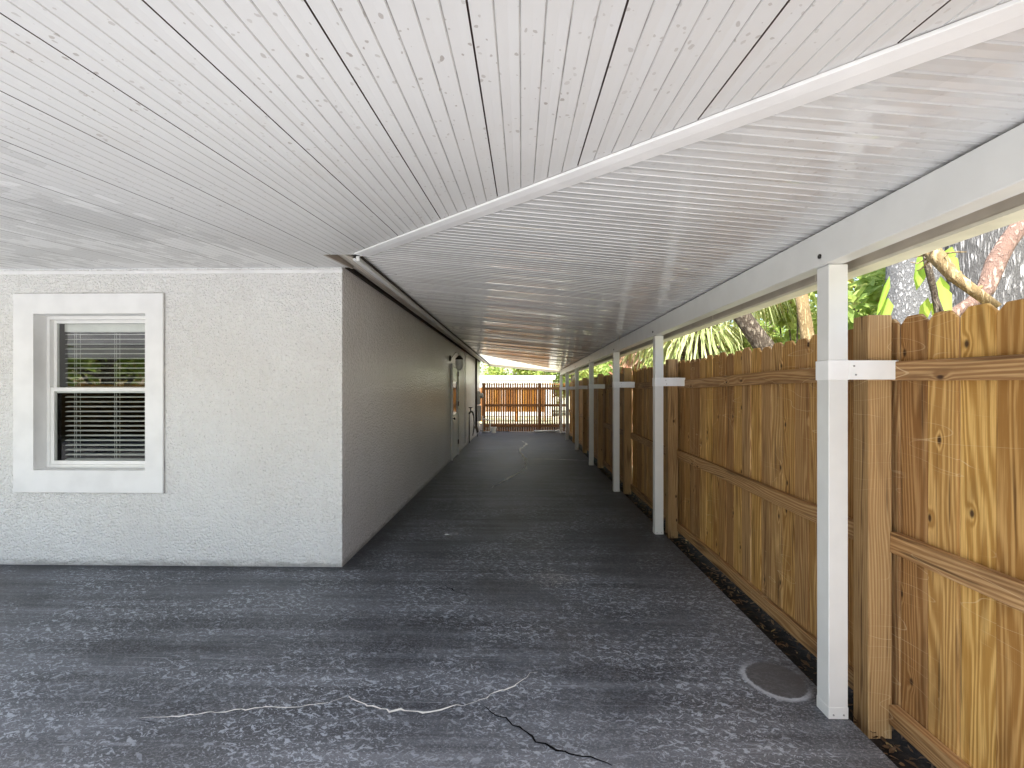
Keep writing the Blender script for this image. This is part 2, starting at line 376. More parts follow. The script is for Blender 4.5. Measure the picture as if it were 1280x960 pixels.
# ------------------------------------------------------------------ mesh helper
class MB:
    def __init__(s): s.v = []; s.f = []; s.mi = []
    def add(s, vs, fs, mi=0):
        o = len(s.v); s.v += [tuple(v) for v in vs]
        s.f += [tuple(i+o for i in f) for f in fs]; s.mi += [mi]*len(fs)
    def quad(s, a, b, c, d, mi=0): s.add([a, b, c, d], [(0, 1, 2, 3)], mi)
    def box(s, x0, x1, y0, y1, z0, z1, mi=0):
        vs = [(x, y, z) for x in (x0, x1) for y in (y0, y1) for z in (z0, z1)]
        s.add(vs, [(0, 1, 3, 2), (4, 6, 7, 5), (0, 4, 5, 1), (2, 3, 7, 6), (0, 2, 6, 4), (1, 5, 7, 3)], mi)
    def prism(s, pts, ext, mi=0):          # planar polygon extruded by a vector
        n = len(pts); e = Vector(ext)
        vs = [Vector(p) for p in pts]; vs2 = [p+e for p in vs]
        s.add(vs+vs2, [tuple(range(n))[::-1], tuple(range(n, 2*n))]+[(i, (i+1) % n, n+(i+1) % n, n+i) for i in range(n)], mi)
    def tube(s, pts, rads, seg=10, mi=0, cap=True, wob=0.0):
        pts = [Vector(p) for p in pts]
        if not isinstance(rads, (list, tuple)): rads = [rads]*len(pts)
        rings = []; prev = None
        for i, p in enumerate(pts):
            t = (pts[min(i+1, len(pts)-1)]-pts[max(i-1, 0)]).normalized()
            if prev is None:
                u = t.orthogonal().normalized()
            else:
                u = (prev - t*prev.dot(t)).normalized()
            prev = u; w_ = t.cross(u)
            rings.append([p+(u*math.cos(2*math.pi*k/seg)+w_*math.sin(2*math.pi*k/seg))*rads[i]*(1+random.uniform(-wob, wob)) for k in range(seg)])
        vs = [q for r in rings for q in r]; fs = []
        for i in range(len(rings)-1):
            for k in range(seg):
                a = i*seg+k; b_ = i*seg+(k+1) % seg
                fs.append((a, b_, b_+seg, a+seg))
        if cap:
            fs.append(tuple(range(seg))[::-1]); fs.append(tuple(range(len(vs)-seg, len(vs))))
        s.add(vs, fs, mi)
    def lathe(s, prof, c, seg=20, mi=0, axis='z'):
        vs = []
        for (r, h) in prof:
            for k in range(seg):
                a = 2*math.pi*k/seg
                d = {'z': (r*math.cos(a), r*math.sin(a), h), 'x': (h, r*math.cos(a), r*math.sin(a)), 'y': (r*math.cos(a), h, r*math.sin(a))}[axis]
                vs.append((c[0]+d[0], c[1]+d[1], c[2]+d[2]))
        fs = []
        for i in range(len(prof)-1):
            for k in range(seg):
                fs.append((i*seg+k, i*seg+(k+1) % seg, (i+1)*seg+(k+1) % seg, (i+1)*seg+k))
        fs.append(tuple(range(seg))); fs.append(tuple(range(len(vs)-seg, len(vs))))
        s.add(vs, fs, mi)
    def leaf(s, p, d, n, L, W, bend=.2, mi=0):
        d = d.normalized(); sd = d.cross(n)
        if sd.length < 1e-4: sd = d.orthogonal()
        sd.normalize(); up = sd.cross(d)
        vs = [p, p+d*L*.35+sd*W*.5+up*L*.04, p+d*L*.75+sd*W*.38-up*L*bend*.4, p+d*L-up*L*bend, p+d*L*.75-sd*W*.38-up*L*bend*.4, p+d*L*.35-sd*W*.5+up*L*.04, p+d*L*.5-up*L*.08]
        s.add(vs, [(0, 1, 6), (1, 2, 6), (2, 3, 6), (3, 4, 6), (4, 5, 6), (5, 0, 6)], mi)
    def build(s, name, mats, parent=None, smooth=False, bevel=0.0, kind=None, label=None, center=None):
        me = bpy.data.meshes.new(name); me.from_pydata(s.v, [], s.f)
        for m in (mats if isinstance(mats, (list, tuple)) else [mats]): me.materials.append(m)
        me.polygons.foreach_set('material_index', s.mi)
        if smooth: me.polygons.foreach_set('use_smooth', [True]*len(s.f))
        me.update()
        import bmesh
        bm = bmesh.new(); bm.from_mesh(me); bmesh.ops.recalc_face_normals(bm, faces=bm.faces); bm.to_mesh(me); bm.free()
        o = bpy.data.objects.new(name, me); col.objects.link(o)
        if parent: o.parent = parent; o.matrix_parent_inverse = Matrix.Translation(-world_loc(parent))
        if bevel:
            md = o.modifiers.new('bevel', 'BEVEL'); md.width = bevel; md.segments = 2; md.limit_method = 'ANGLE'
        if kind: o['kind'] = kind
        if label: o['label'] = label
        return o
def world_loc(o):
    v = Vector(o.location)
    p = o.parent
    if p: v = Vector((0, 0, 0)) if o.type == 'MESH' else v
    if o.type == 'MESH': return Vector((0, 0, 0))
    return v
def tag(o, label, cat, group=None):
    o['label'] = label; o['category'] = cat
    if group: o['group'] = group
    return o
def thing(name, loc, label, cat, group=None):
    o = bpy.data.objects.new(name, None); o.empty_display_size = .2; col.objects.link(o); o.location = loc
    return tag(o, label, cat, group)

# ------------------------------------------------------------------ setting
WX = -1.53; WY = 3.96                  # house corner
b = MB(); b.quad((-250, -250, -.13), (250, -250, -.13), (250, 250, -.13), (-250, 250, -.13)); b.build('ground', M['ground'], kind='structure')
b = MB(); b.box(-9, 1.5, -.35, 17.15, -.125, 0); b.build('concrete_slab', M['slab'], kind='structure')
b = MB(); b.box(-14, 5, -14, -.36, -.125, -.03); b.build('bounce_ground', M['bounce_ground'], kind='structure')  # unseen pale ground added behind the camera to bounce light inwards
b = MB()
N = 60
for i in range(N):
    for j in range(5):
        def sp(i_, j_):
            y = -1+18.2*i_/N; x = 1.505+.55*j_/5
            return (x, y, -.112+.010*math.sin(i_*2.1+j_*1.7)*math.sin(i_*.7+j_*2.9))
        b.quad(sp(i, j), sp(i+1, j), sp(i+1, j+1), sp(i, j+1))
b.build('soil_strip', M['soil'], kind='structure', smooth=True)
b = MB()
for k in range(2600):
    y = random.uniform(.8, 9.5) if k < 2200 else random.uniform(9.5, 17)
    x = random.uniform(1.52, 2.0)
    a = random.uniform(0, 6.28)
    b.leaf(Vector((x, y, random.uniform(-.10, -.07))), Vector((math.cos(a), math.sin(a), random.uniform(-.3, .4))), Vector((random.uniform(-.5, .5), random.uniform(-.5, .5), 1)), random.uniform(.02, .055), random.uniform(.008, .022), random.uniform(-.3, .4))
lo = b.build('leaf_litter', M['litter'], kind='stuff'); tag(lo, 'dry brown leaf litter along the dark soil under the fence', 'leaf litter')

b = MB(); b.box(-8, 8, 17.45, 23.5, -.2, -.118); b.build('mulch_bed', M['soil'], kind='structure')
def crack(pts, w0, mat, jig=.012, name='slab_crack'):
    P = [Vector(ground_pt(*p)) for p in pts]
    fine = []
    for i in range(len(P)-1):
        n = max(2, int((P[i+1]-P[i]).length/max(.03, w0*2.2)))
        for k in range(n):
            q = P[i].lerp(P[i+1], k/n)
            fine.append(q+Vector((random.uniform(-jig, jig), random.uniform(-jig, jig))))
    fine.append(P[-1])
    b = MB(); vs = []; fs = []
    for i, q in enumerate(fine):
        t = (fine[min(i+1, len(fine)-1)]-fine[max(i-1, 0)]).normalized(); nrm = Vector((-t.y, t.x))
        e = min(1, i/6, (len(fine)-1-i)/6)
        ww = w0*(.25+.75*e)*random.uniform(.35, 1.3)
        vs += [(q.x+nrm.x*ww/2, q.y+nrm.y*ww/2, .004), (q.x-nrm.x*ww/2, q.y-nrm.y*ww/2, .004)]
        if i: fs.append((2*i-2, 2*i-1, 2*i+1, 2*i))
    b.add(vs, fs); return b.build(name, mat, kind='structure')
crack([(432, 872), (455, 880), (490, 889), (540, 891), (570, 884), (600, 876)], .012, M['crack_pale'], .014)
crack([(600, 876), (622, 868), (640, 858), (655, 846), (672, 841)], .010, M['crack_pale'], .016)
crack([(172, 900), (235, 894), (290, 889), (350, 884), (400, 882), (432, 872)], .007, M['crack_pale'], .01)
crack([(600, 878), (612, 890), (632, 900), (655, 916), (680, 932), (705, 940), (745, 950), (765, 958)], .011, M['crack_dark'], .014)
crack([(172, 900), (188, 902), (202, 905)], .008, M['crack_dark'], .01)
crack([(553, 732), (570, 740), (584, 745)], .012, M['crack_dark'], .014)
crack([(652, 551), (658, 555), (651, 561), (650, 566), (657, 573), (657, 585), (648, 592), (630, 600), (615, 610)], .065, M['crack_pale'], .03)
crack([(660, 574), (690, 574), (735, 576)], .03, M['crack_pale'], .01)

# ------------------------------------------------------------------ roof planes of the cover
SB = .097; SA = .089; HX = -1.2; HY = 3.42; HZ = 2.505; HS = 1.09     # hip: Y = HY - HS*(X-HX)
XO = 1.70; YF = HY-HS*(XO-HX)                                        # outer roof edges
YE = 16.9; YP = 12.4                                                             # far end of the cover
XL = -7.5
def zA(x, y): return HZ+SA*(y-HY)
def zB(x, y): return HZ-SB*(x-HX)
cover = thing('patio_cover', (1.44, 2.2, 0), 'long white aluminium patio cover with grooved ceiling on slim square posts', 'patio cover')
def ribbed(kind):
    """flat strips with a sunken groove between; every sixth groove of the front ceiling is an open dark seam"""
    b = MB(); P = .054
    if kind == 'A': lo_, hi_ = XL, XO
    else: lo_, hi_ = YF, YE
    k0 = math.floor(lo_/P)
    for k in range(k0, int(hi_/P)+1):
        u = k*P
        seam = (k % 6 == 3) if kind == 'A' else (k % 12 == 5)
        gw = (.006 if not seam else .0048) if kind == 'A' else .011
        dep = (.0035 if not seam else .012) if kind == 'A' else (.009 if not seam else .011)
        bow = random.uniform(-.0012, .0012)
        cols_ = [(u, 0), (u+P*.5-gw*.5, .0012+bow), (u+P-gw, 0), (u+P-gw*.72, dep), (u+P-gw*.28, dep), (u+P, 0)]
        for (c0, h0), (c1, h1) in zip(cols_[:-1], cols_[1:]):
            if c0 < lo_ or c1 > hi_: continue
            mi = 2 if (seam and kind == 'A' and h0+h1 > .006+.004) else (1 if (h0 > .003 and h1 > .003) else 0)
            q = []
            if kind == 'A':
                for (c, h) in ((c0, h0), (c1, h1)):
                    yt = (3.952 if max(c0, c1) <= -1.455 else HY) if c <= HX else HY-HS*(c-HX)
                    q.append([(c, YF, zA(c, YF)+h), (c, yt, zA(c, yt)+h)])
            else:
                for (c, h) in ((c0, h0), (c1, h1)):
                    xs = HX if c >= HY else HX+(HY-c)/HS
                    if c > YP: xs = HX+(c-YP)/(YE-YP)*(1.37-HX)
                    q.append([(xs, c, zB(xs, c)+h), (XO, c, zB(XO, c)+h)])
            b.quad(q[0][0], q[0][1], q[1][1], q[1][0], mi)
    return b
ribbed('A').build('ceiling_panel', [M['ceiling_front'], M['groove'], M['seam']], cover, label='speckled white front ceiling with boards running to the house')
ribbed('B').build('ceiling_panel', [M['ceiling_side'], M['groove'], M['seam']], cover, label='glossy white side ceiling with grooves across the walkway')
t_ = .05
b = MB()
def top(p, f): return (p[0], p[1], f(*p)+t_)
A1 = [(XL, YF), (XO, YF), (HX, HY), (XL, HY)]; B1 = [(XO, YF), (XO, YE), (1.37, YE), (HX, YP), (HX, HY)]
b.add([top(p, zA) for p in A1], [(0, 1, 2, 3)]); b.add([top(p, zB) for p in B1], [(0, 1, 2, 3, 4)])
b.build('roof_sheet', M['white_metal'], cover)
# hip trim
hd = Vector((1, -HS, 0)).normalized(); hn = Vector((HS, 1, 0)).normalized()
p0 = Vector((HX+.03, HY-.03*HS, 0)); p1 = Vector((XO, YF, 0))
def hz(p, side, drop):
    return zA(p.x, p.y)-drop
b = MB()
W2 = .052
vs = []
for p in (p0, p1):
    z0 = HZ+SA*(p.y-HY)
    for off, dz in ((-W2, .006), (-W2, -.012), (-W2*.15, -.016), (W2, -.012), (W2, .006)):
        q = p+hn*off; vs.append((q.x, q.y, z0+dz-abs(off)*.03))
n = 5
b.add(vs, [(i, i+1, n+i+1, n+i) for i in range(4)]+[(0, 1, 2, 3, 4), (9, 8, 7, 6, 5)])
b.build('hip_trim', M['trim_white'], cover, bevel=.002)
b = MB()
for s_ in (-1, 1):
    vs = []
    for p in (p0, p1):
        z0 = HZ+SA*(p.y-HY)
        for off in (W2, W2+.004):
            q = p+hn*off*s_; vs.append((q.x, q.y, z0-.0025-off*.03))
    b.add(vs, [(0, 1, 3, 2)])
b.build('sealant_line', M['groove'], cover)
# beams
b = MB(); b.box(1.385, 1.467, .62, YE, 2.083, 2.242)
b.box(1.467, 1.475, .62, YE, 2.083, 2.10)
b.build('beam', M['white_metal'], cover, bevel=.004, label='long white side beam on the posts')
b = MB(); b.box(XL, 1.485, .50, .60, 2.06, 2.23); b.build('beam', M['white_metal'], cover, bevel=.004, label='white front beam above the camera side')
# gutter
b = MB()
gx0, gx1 = 1.60, 1.735
prof = [(gx0, 2.245), (gx0, 2.085), (gx1-.02, 2.085), (gx1, 2.12), (gx1, 2.17), (gx1+.02, 2.21), (gx1+.02, 2.235)]
for i, (u, v) in enumerate(zip(prof[:-1], prof[1:])):
    b.quad((u[0], YF-.05, u[1]), (u[0], YE, u[1]), (v[0], YE, v[1]), (v[0], YF-.05, v[1]), 1 if i == 0 else 0)
b.box(gx0-.006, gx0+.004, YF-.05, YE, 2.079, 2.093, 0)
for k in range(12):
    y = 1.2+k*1.37
    b.box(gx0-.004, gx0-.001, y, y+.012, 2.1, 2.23, 0)
b.build('gutter', [M['cream_metal'], M['shade_tan']], cover)
# eave rail on house side
b = MB()
b.box(-1.222, -1.196, HY+.01, YE, 2.462, 2.497, 0)
b.tube([(-1.238, HY+.02, 2.475), (-1.238, YE, 2.475)], .011, 8, 0)
b.box(-1.196, -1.180, HY+.02, YE, 2.488, 2.499, 1)
b.build('eave_rail', [M['white_metal'], M['dark_gap']], cover)
# smooth end panel and fascia at far end
b = MB()
def e_(x, y, d=.006): return (x, y, zB(x, y)-d)
b.add([e_(HX+.02, YP-.05), e_(HX+.02, YE), e_(1.40, YE)], [(0, 1, 2)])
b.build('end_panel', M['fibreglass'], cover, label='bright cream translucent panel at the far end of the roof')
b = MB()
b.prism([(HX, YE+.002, zB(HX, 0)-.1), (1.74, YE+.002, zB(1.74, 0)-.09), (1.74, YE+.002, zB(1.74, 0)+.06), (HX, YE+.002, zB(HX, 0)+.06)], (0, .04, 0))
b.build('end_fascia', M['cream_metal'], cover)
# columns
PY = [2.17, 4.93, 7.02, 9.5, 12.0, 14.45, 16.78]
PX = [1.405, 1.398, 1.376, 1.372, 1.374, 1.366, 1.372]
c_mb = MB(); w_ = .087
c_mb.box(0, w_, 0, w_, 0, 2.081); c_mb.box(-.0015, w_+.0015, -.0015, w_+.0015, 0, .055)
s_mb = MB()
s_mb.box(-.004, w_+.004, -.004, w_+.004, 1.552, 1.642)
s_mb.box(w_+.004, .312, -.0045, .004, 1.553, 1.641)
s_mb.box(.300, .312, .004, .05, 1.553, 1.641)
screws = []
for (x, z) in ((.11, 1.615), (.118, 1.575), (.02, .02), (.066, .02)):
    h_mb = MB(); h_mb.lathe([(.0045, 0), (.0035, -.003)], (x, -.006 if z > 1 else -.002, z), 8, axis='y'); screws.append(h_mb)
first = None
for i, (x, y) in enumerate(zip(PX, PY)):
    if first is None:
        first = [c_mb.build('column', M['white_metal'], None, bevel=.003), s_mb.build('strap', M['trim_white'], None, bevel=.002)]+[h.build('screw', M['grey_metal'], None) for h in screws]
        grp = first
    else:
        grp = [o.copy() for o in (first if i < 3 else first[:2])]
        for o in grp: col.objects.link(o)
    cc = grp[0]
    cc.parent = cover; cc.matrix_parent_inverse = Matrix.Translation(-Vector(cover.location)); cc.location = (x, y, 0)
    for o in grp[1:]: o.parent = cc; o.matrix_parent_inverse = Matrix.Identity(4); o.location = (0, 0, 0)
    bb = MB(); bb.lathe([(.0, -.001), (.011, -.001), (.011, -.006), (.006, -.008)], (1.385, y+.03, 2.125), 12, axis='x')
    bb.build('bolt', M['black_metal'], cover)

# ------------------------------------------------------------------ house
house = thing('house', (WX, WY, 0), 'white stuccoed house with one front window and a long side wall', 'house')
HXL = -9.0; HYE = 17.12
ox0, ox1, oz0, oz1 = -4.198, -3.221, .82, 2.166
b = MB()
xs = [HXL, ox0, ox1, WX]; zs = [-.1, oz0, oz1, 2.575]
for i in range(3):
    for j in range(3):
        if i == 1 and j == 1: continue
        b.quad((xs[i], WY, zs[j]), (xs[i+1], WY, zs[j]), (xs[i+1], WY, zs[j+1]), (xs[i], WY, zs[j+1]))
D = .16
b.quad((ox0, WY, oz0), (ox0, WY+D, oz0), (ox0, WY+D, oz1), (ox0, WY, oz1)); b.quad((ox1, WY, oz0), (ox1, WY+D, oz0), (ox1, WY+D, oz1), (ox1, WY, oz1))
b.quad((ox0, WY, oz0), (ox1, WY, oz0), (ox1, WY+D, oz0), (ox0, WY+D, oz0)); b.quad((ox0, WY, oz1), (ox1, WY, oz1), (ox1, WY+D, oz1), (ox0, WY+D, oz1))
o = b.build('wall', M['stucco'], house, label='bright front wall with a window')
b = MB()
b.quad((WX, WY, -.1), (WX, HYE, -.1), (WX, HYE, 2.63), (WX, WY, 2.63))
b.quad((WX, HYE, -.1), (HXL, HYE, -.1), (HXL, HYE, 2.63), (WX, HYE, 2.63)); b.quad((HXL, WY, -.1), (HXL, HYE, -.1), (HXL, HYE, 2.63), (HXL, WY, 2.63))
b.build('wall', M['stucco_side'], house, label='long shaded side wall along the walkway')
# near-black lining added behind window, the room's darkness put into its colour
b = MB()
b.quad((-6.5, 6.2, -.05), (-2, 6.2, -.05), (-2, 6.2, 2.6), (-6.5, 6.2, 2.6)); b.quad((-6.5, WY+.2, -.02), (-2, WY+.2, -.02), (-2, 6.2, -.02), (-6.5, 6.2, -.02))
b.quad((-6.5, WY+.2, 2.5), (-2, WY+.2, 2.5), (-2, 6.2, 2.5), (-6.5, 6.2, 2.5)); b.quad((-2, WY+.2, -.05), (-2, 6.2, -.05), (-2, 6.2, 2.6), (-2, WY+.2, 2.6)); b.quad((-6.5, WY+.2, -.05), (-6.5, 6.2, -.05), (-6.5, 6.2, 2.6), (-6.5, WY+.2, 2.6))
b.build('room_lining', M['dark_room'], house)
# top moulding and soffits
b = MB(); b.box(XL-.5, WX+.004, WY-.007, WY-.002, 2.508, 2.536); b.build('frieze_board', M['trim_white'], house)
b = MB()
b.prism([(-1.462, HY+.004, zA(0, HY)-.004), (-1.462, WY+.03, zA(0, WY+.03)-.004), (-1.462, WY+.03, zA(0, WY+.03)+.10), (-1.462, HY+.004, zA(0, HY)+.10)], (.018, 0, 0))
b.build('fascia', M['shade_tan'], house)  # shade on this end face is put into the tan colour
b = MB()
n = 5
for k in range(n):
    x0 = -1.245+(-1.545+1.245)*k/n; x1 = -1.245+(-1.545+1.245)*(k+1)/n - (-.006)
    z0 = 2.482+.135*k/n; z1 = 2.482+.135*(k+1)/n
    b.quad((x0, HY+.01, z0), (x0, HYE+.1, z0), (x1, HYE+.1, z1-.003), (x1, HY+.01, z1-.003), 0)
    b.quad((x1, HY+.01, z1-.003), (x1, HYE+.1, z1-.003), (x1-.006, HYE+.1, z1+.006), (x1-.006, HY+.01, z1+.006), 1)
b.build('soffit', [M['soffit_tan'], M['groove']], house, label='narrow tan sloping soffit above the side wall')
b = MB(); b.box(WX-.002, WX+.028, WY+.06, HYE, 2.565, 2.60); b.build('shadow_strip', M['dark_gap'], house)  # dark strip put in for the shadow gap at the wall top
b = MB()
rx = (HXL-.4+HX)/2
ridge = 4.1
for (xa, xb) in ((HX+.02, rx), (HXL-.4, rx)):
    b.prism([(xa, HY+.06, 2.60), (xa, HYE+.3, 2.60), (xb, HYE+.3, ridge), (xb, HY+.06, ridge)], (0, 0, .08))
b.build('roof', M['shingle'], house)
b = MB(); b.add([(HXL, WY-.1, 2.62), (WX, WY-.1, 2.62), (rx, WY-.1, ridge-.05)], [(0, 1, 2)]); b.build('gable', M['stucco'], house)
b = MB(); b.add([(HXL, HYE-.02, 2.62), (WX, HYE-.02, 2.62), (rx, HYE-.02, ridge-.05)], [(0, 1, 2)]); b.build('gable', M['stucco'], house)
# window
win = MB()
tx0, tx1, tz0, tz1 = -4.375, -3.067, .63, 2.338
yf = WY-.022
xs = [tx0, ox0, ox1, tx1]; zs = [tz0, oz0, oz1, tz1]
for i in range(3):
    for j in range(3):
        if i == 1 and j == 1: continue
        win.quad((xs[i], yf, zs[j]), (xs[i+1], yf, zs[j]), (xs[i+1], yf, zs[j+1]), (xs[i], yf, zs[j+1]))
for (a_, c_) in (((tx0, tz0), (tx1, tz0)), ((tx1, tz0), (tx1, tz1)), ((tx1, tz1), (tx0, tz1)), ((tx0, tz1), (tx0, tz0))):
    win.quad((a_[0], yf, a_[1]), (c_[0], yf, c_[1]), (c_[0], WY+.001, c_[1]), (a_[0], WY+.001, a_[1]))
i_ = .003
for (a_, c_) in (((ox0, oz0), (ox1, oz0)), ((ox1, oz0), (ox1, oz1)), ((ox1, oz1), (ox0, oz1)), ((ox0, oz1), (ox0, oz0))):
    f_ = lambda q: (q[0]+(i_ if q[0] == ox0 else -i_), q[1]+(i_ if q[1] == oz0 else -i_))
    A_, C_ = f_(a_), f_(c_)
    win.quad((a_[0], yf, a_[1]), (c_[0], yf, c_[1]), (C_[0], WY+.16, C_[1]), (A_[0], WY+.16, A_[1]))
wobj = win.build('window', M['trim_white'], house)
b = MB()
g = .002; tl = .006
b.box(tx0-tl, tx0, WY-.006, WY-.001, tz0-tl, tz1+tl); b.box(tx1, tx1+tl, WY-.006, WY-.001, tz0-tl, tz1+tl)
b.box(tx0, tx1, WY-.006, WY-.001, tz0-tl, tz0); b.box(tx0, tx1, WY-.006, WY-.001, tz1, tz1+tl)
b.build('caulk_line', M['groove'], wobj)
def frame_mb(b, x0, x1, z0, z1, y0, y1, t, tb=None):
    tb = tb or t
    b.box(x0, x0+t, y0, y1, z0, z1); b.box(x1-t, x1, y0, y1, z0, z1)
    b.box(x0+t, x1-t, y0, y1, z0, z0+tb); b.box(x0+t, x1-t, y0, y1, z1-t, z1)
zm = 1.515
wy = WY+.085
b = MB(); frame_mb(b, ox0+.004, ox1-.004, oz0+.004, oz1-.004, wy, wy+.07, .03); b.build('frame', M['vinyl'], wobj, bevel=.002)
b = MB(); frame_mb(b, ox0+.035, ox1-.035, zm-.03, oz1-.035, wy+.035, wy+.06, .028); b.build('sash', M['vinyl'], wobj, bevel=.002)
b = MB(); frame_mb(b, ox0+.035, ox1-.035, oz0+.035, zm+.018, wy+.006, wy+.032, .032); b.build('sash', M['vinyl'], wobj, bevel=.002)
b = MB(); b.quad((ox0+.063, wy+.046, zm-.004), (ox1-.063, wy+.046, zm-.004), (ox1-.063, wy+.046, oz1-.062), (ox0+.063, wy+.046, oz1-.062)); b.build('pane', M['glass'], wobj)
b = MB(); b.quad((ox0+.066, wy+.017, oz0+.066), (ox1-.066, wy+.017, oz0+.066), (ox1-.066, wy+.017, zm-.013), (ox0+.066, wy+.017, zm-.013)); b.build('pane', M['glass_low'], wobj)
# blind
b = MB()
by = wy+.13
bx0, bx1 = ox0+.07, ox1-.03
b.box(bx0, bx1, by-.03, by+.03, oz1-.13, oz1-.06)
z = oz1-.15
while z > oz0+.06:
    a = R(9)
    c, s_ = .025*math.cos(a), .025*math.sin(a)
    dx = random.uniform(-.004, .004)
    vs = []
    for x in (bx0+dx, bx1+dx):
        for k, (u, h) in enumerate(((-1, 0), (-.5, .0022), (0, .003), (.5, .0022), (1, 0))):
            vs.append((x, by+u*c, z+u*s_+h)); 
        for k, (u, h) in enumerate(((1, -.003), (0, 0), (-1, -.003))):
            vs.append((x, by+u*c, z+u*s_+h))
    n = 8
    b.add(vs, [(i, (i+1) % n, n+(i+1) % n, n+i) for i in range(n)]+[tuple(range(n))[::-1], tuple(range(n, 2*n))])
    z -= .0435
b.box(bx0, bx1, by-.025, by+.025, oz0+.035, oz0+.055)
for x in (bx0+.09, (bx0+bx1)/2+.02, bx1-.09):
    for dy in (-.027, .027): b.tube([(x, by+dy, oz1-.1), (x, by+dy, oz0+.05)], .0012, 5)
    b.tube([(x+.018, by-.028, oz1-.1), (x+.018, by-.028, oz0+.05)], .0011, 5)
b.build('blind', M['blind'], wobj)
b = MB()
for k in range(8):
    x = -3.62+.055*k
    b.tube([(x, 4.6+.02*(k % 2), .1), (x, 4.6+.02*(k % 2), 2.45)], .034, 10)
b.build('curtain_reflection', M['curtain_reflection'], wobj)  # added tan folds standing in for a curtain-like reflection
# door
dy0, dy1 = 10.15, 11.05; dz1 = 2.03
door = MB()
door.box(WX+.002, WX+.022, dy0, dy1, .015, .98); door.box(WX+.002, WX+.022, dy0, dy1, 1.72, dz1)
door.box(WX+.002, WX+.022, dy0, dy0+.13, .98, 1.72); door.box(WX+.002, WX+.022, dy1-.13, dy1, .98, 1.72)
door.box(WX+.023, WX+.030, dy0+.16, dy1-.16, .2, .82)
dob = door.build('door', M['vinyl'], house, bevel=.003)
b = MB(); b.box(WX+.001, WX+.040, dy0-.07, dy0-.004, 0, dz1+.07); b.box(WX+.001, WX+.040, dy1+.004, dy1+.07, 0, dz1+.07); b.box(WX+.001, WX+.040, dy0-.004, dy1+.004, dz1+.004, dz1+.07)
b.build('frame', M['trim_white'], dob, bevel=.003)
b = MB(); b.box(WX+.004, WX+.010, dy0+.13, dy1-.13, .98, 1.72); b.build('pane', M['dark_glass'], dob)
b = MB(); b.tube([(WX+.02, dy0+.06, .9), (WX+.05, dy0+.06, .9)], .012, 10); b.lathe([(.012, 0), (.028, .012), (.028, .03), (.012, .042)], (WX+.045, dy0+.06, .9), 12, axis='x'); b.build('knob', M['black_metal'], dob, smooth=True)
for z in (.25, 1.15, 1.85):
    b = MB(); b.box(WX+.022, WX+.045, dy1-.012, dy1+.003, z, z+.11); b.build('hinge', M['black_metal'], dob)
# services on wall
b = MB(); b.tube([(WX+.02, 12.5, 2.56), (WX+.02, 12.5, .1)], .012, 8); b.build('conduit', M['stucco_side'], house, smooth=True)
b = MB(); b.tube([(WX+.035, 15.4, 2.57), (WX+.035, 15.4, .35)], .035, 10); b.tube([(WX+.035, 15.4, .36), (WX+.08, 15.35, .25), (WX+.1, 15.2, .18)], .035, 10); b.build('downspout', M['dark_gap'], house, smooth=True)
b = MB(); b.box(WX+.002, WX+.12, 15.7, 16.0, 1.05, 1.5); b.box(WX+.12, WX+.13, 15.72, 15.98, 1.08, 1.47); b.lathe([(.09, 0), (.09, .08), (.06, .1)], (WX+.13, 15.85, 1.35), 14, axis='x'); b.build('meter_box', M['grey_metal'], house, bevel=.004)
b = MB(); b.box(WX+.002, WX+.10, 16.25, 16.5, .45, 1.0); b.box(WX+.1, WX+.112, 16.27, 16.48, .47, .98); b.build('breaker_box', M['grey_metal'], house, bevel=.004)

# hose bib with riser
pipe = thing('hose_bib', (WX+.03, 13.3, 0), 'dark garden tap on a riser pipe against the side wall past the door', 'tap')
b = MB(); b.tube([(WX+.04, 13.3, .02), (WX+.04, 13.3, .9)], .017, 10); b.build('riser', M['black_metal'], pipe, smooth=True)
b = MB(); b.tube([(WX+.04, 13.3, .86), (WX+.09, 13.27, .93), (WX+.15, 13.22, .9), (WX+.17, 13.2, .82)], [.024, .03, .026, .022], 10)
b.tube([(WX+.08, 13.28, .9), (WX+.08, 13.28, 1.02)], .016, 8); b.build('valve_body', M['black_metal'], pipe, smooth=True)
b = MB(); b.lathe([(.01, 0), (.055, .003), (.06, .014), (.055, .025), (.01, .028)], (WX+.08, 13.28, 1.02), 12); b.build('handle', M['black_metal'], pipe, smooth=True)
b = MB()
b.tube([(WX+.17, 13.2, .82), (WX+.19, 13.2, .6), (WX+.16, 13.3, .35), (WX+.12, 13.5, .22), (WX+.10, 13.9, .3), (WX+.1, 14.3, .42), (WX+.1, 14.7, .3), (WX+.12, 15, .05)], .013, 8)
b.build('hose', M['dark_gap'], pipe, smooth=True)

# wall lantern
lx, ly, lz = WX, 9.93, 2.20
lan = thing('wall_lantern', (lx, ly, lz), 'wall lantern with curved arm and white glass jar beside the side door', 'lantern')
b = MB(); b.lathe([(.065, 0), (.065, .012), (.045, .03), (.02, .035)], (lx+.002, ly, lz), 16, axis='x'); b.build('back_plate', M['black_metal'], lan, smooth=False)
b = MB(); b.tube([(lx+.03, ly, lz), (lx+.08, ly, lz+.06), (lx+.13, ly, lz+.13), (lx+.19, ly, lz+.11), (lx+.205, ly, lz+.03), (lx+.205, ly, lz-.01)], .014, 10); b.build('arm', M['white_metal'], lan, smooth=True)
b = MB(); b.lathe([(.02, .06), (.05, .03), (.085, -.01), (.085, -.025)], (lx+.205, ly, lz), 18); b.build('cap', M['black_metal'], lan, smooth=True)
b = MB(); b.lathe([(.07, -.026), (.082, -.06), (.085, -.13), (.075, -.2), (.05, -.24), (.02, -.25)], (lx+.205, ly, lz), 20); b.build('glass_jar', M['opal'], lan, smooth=True)

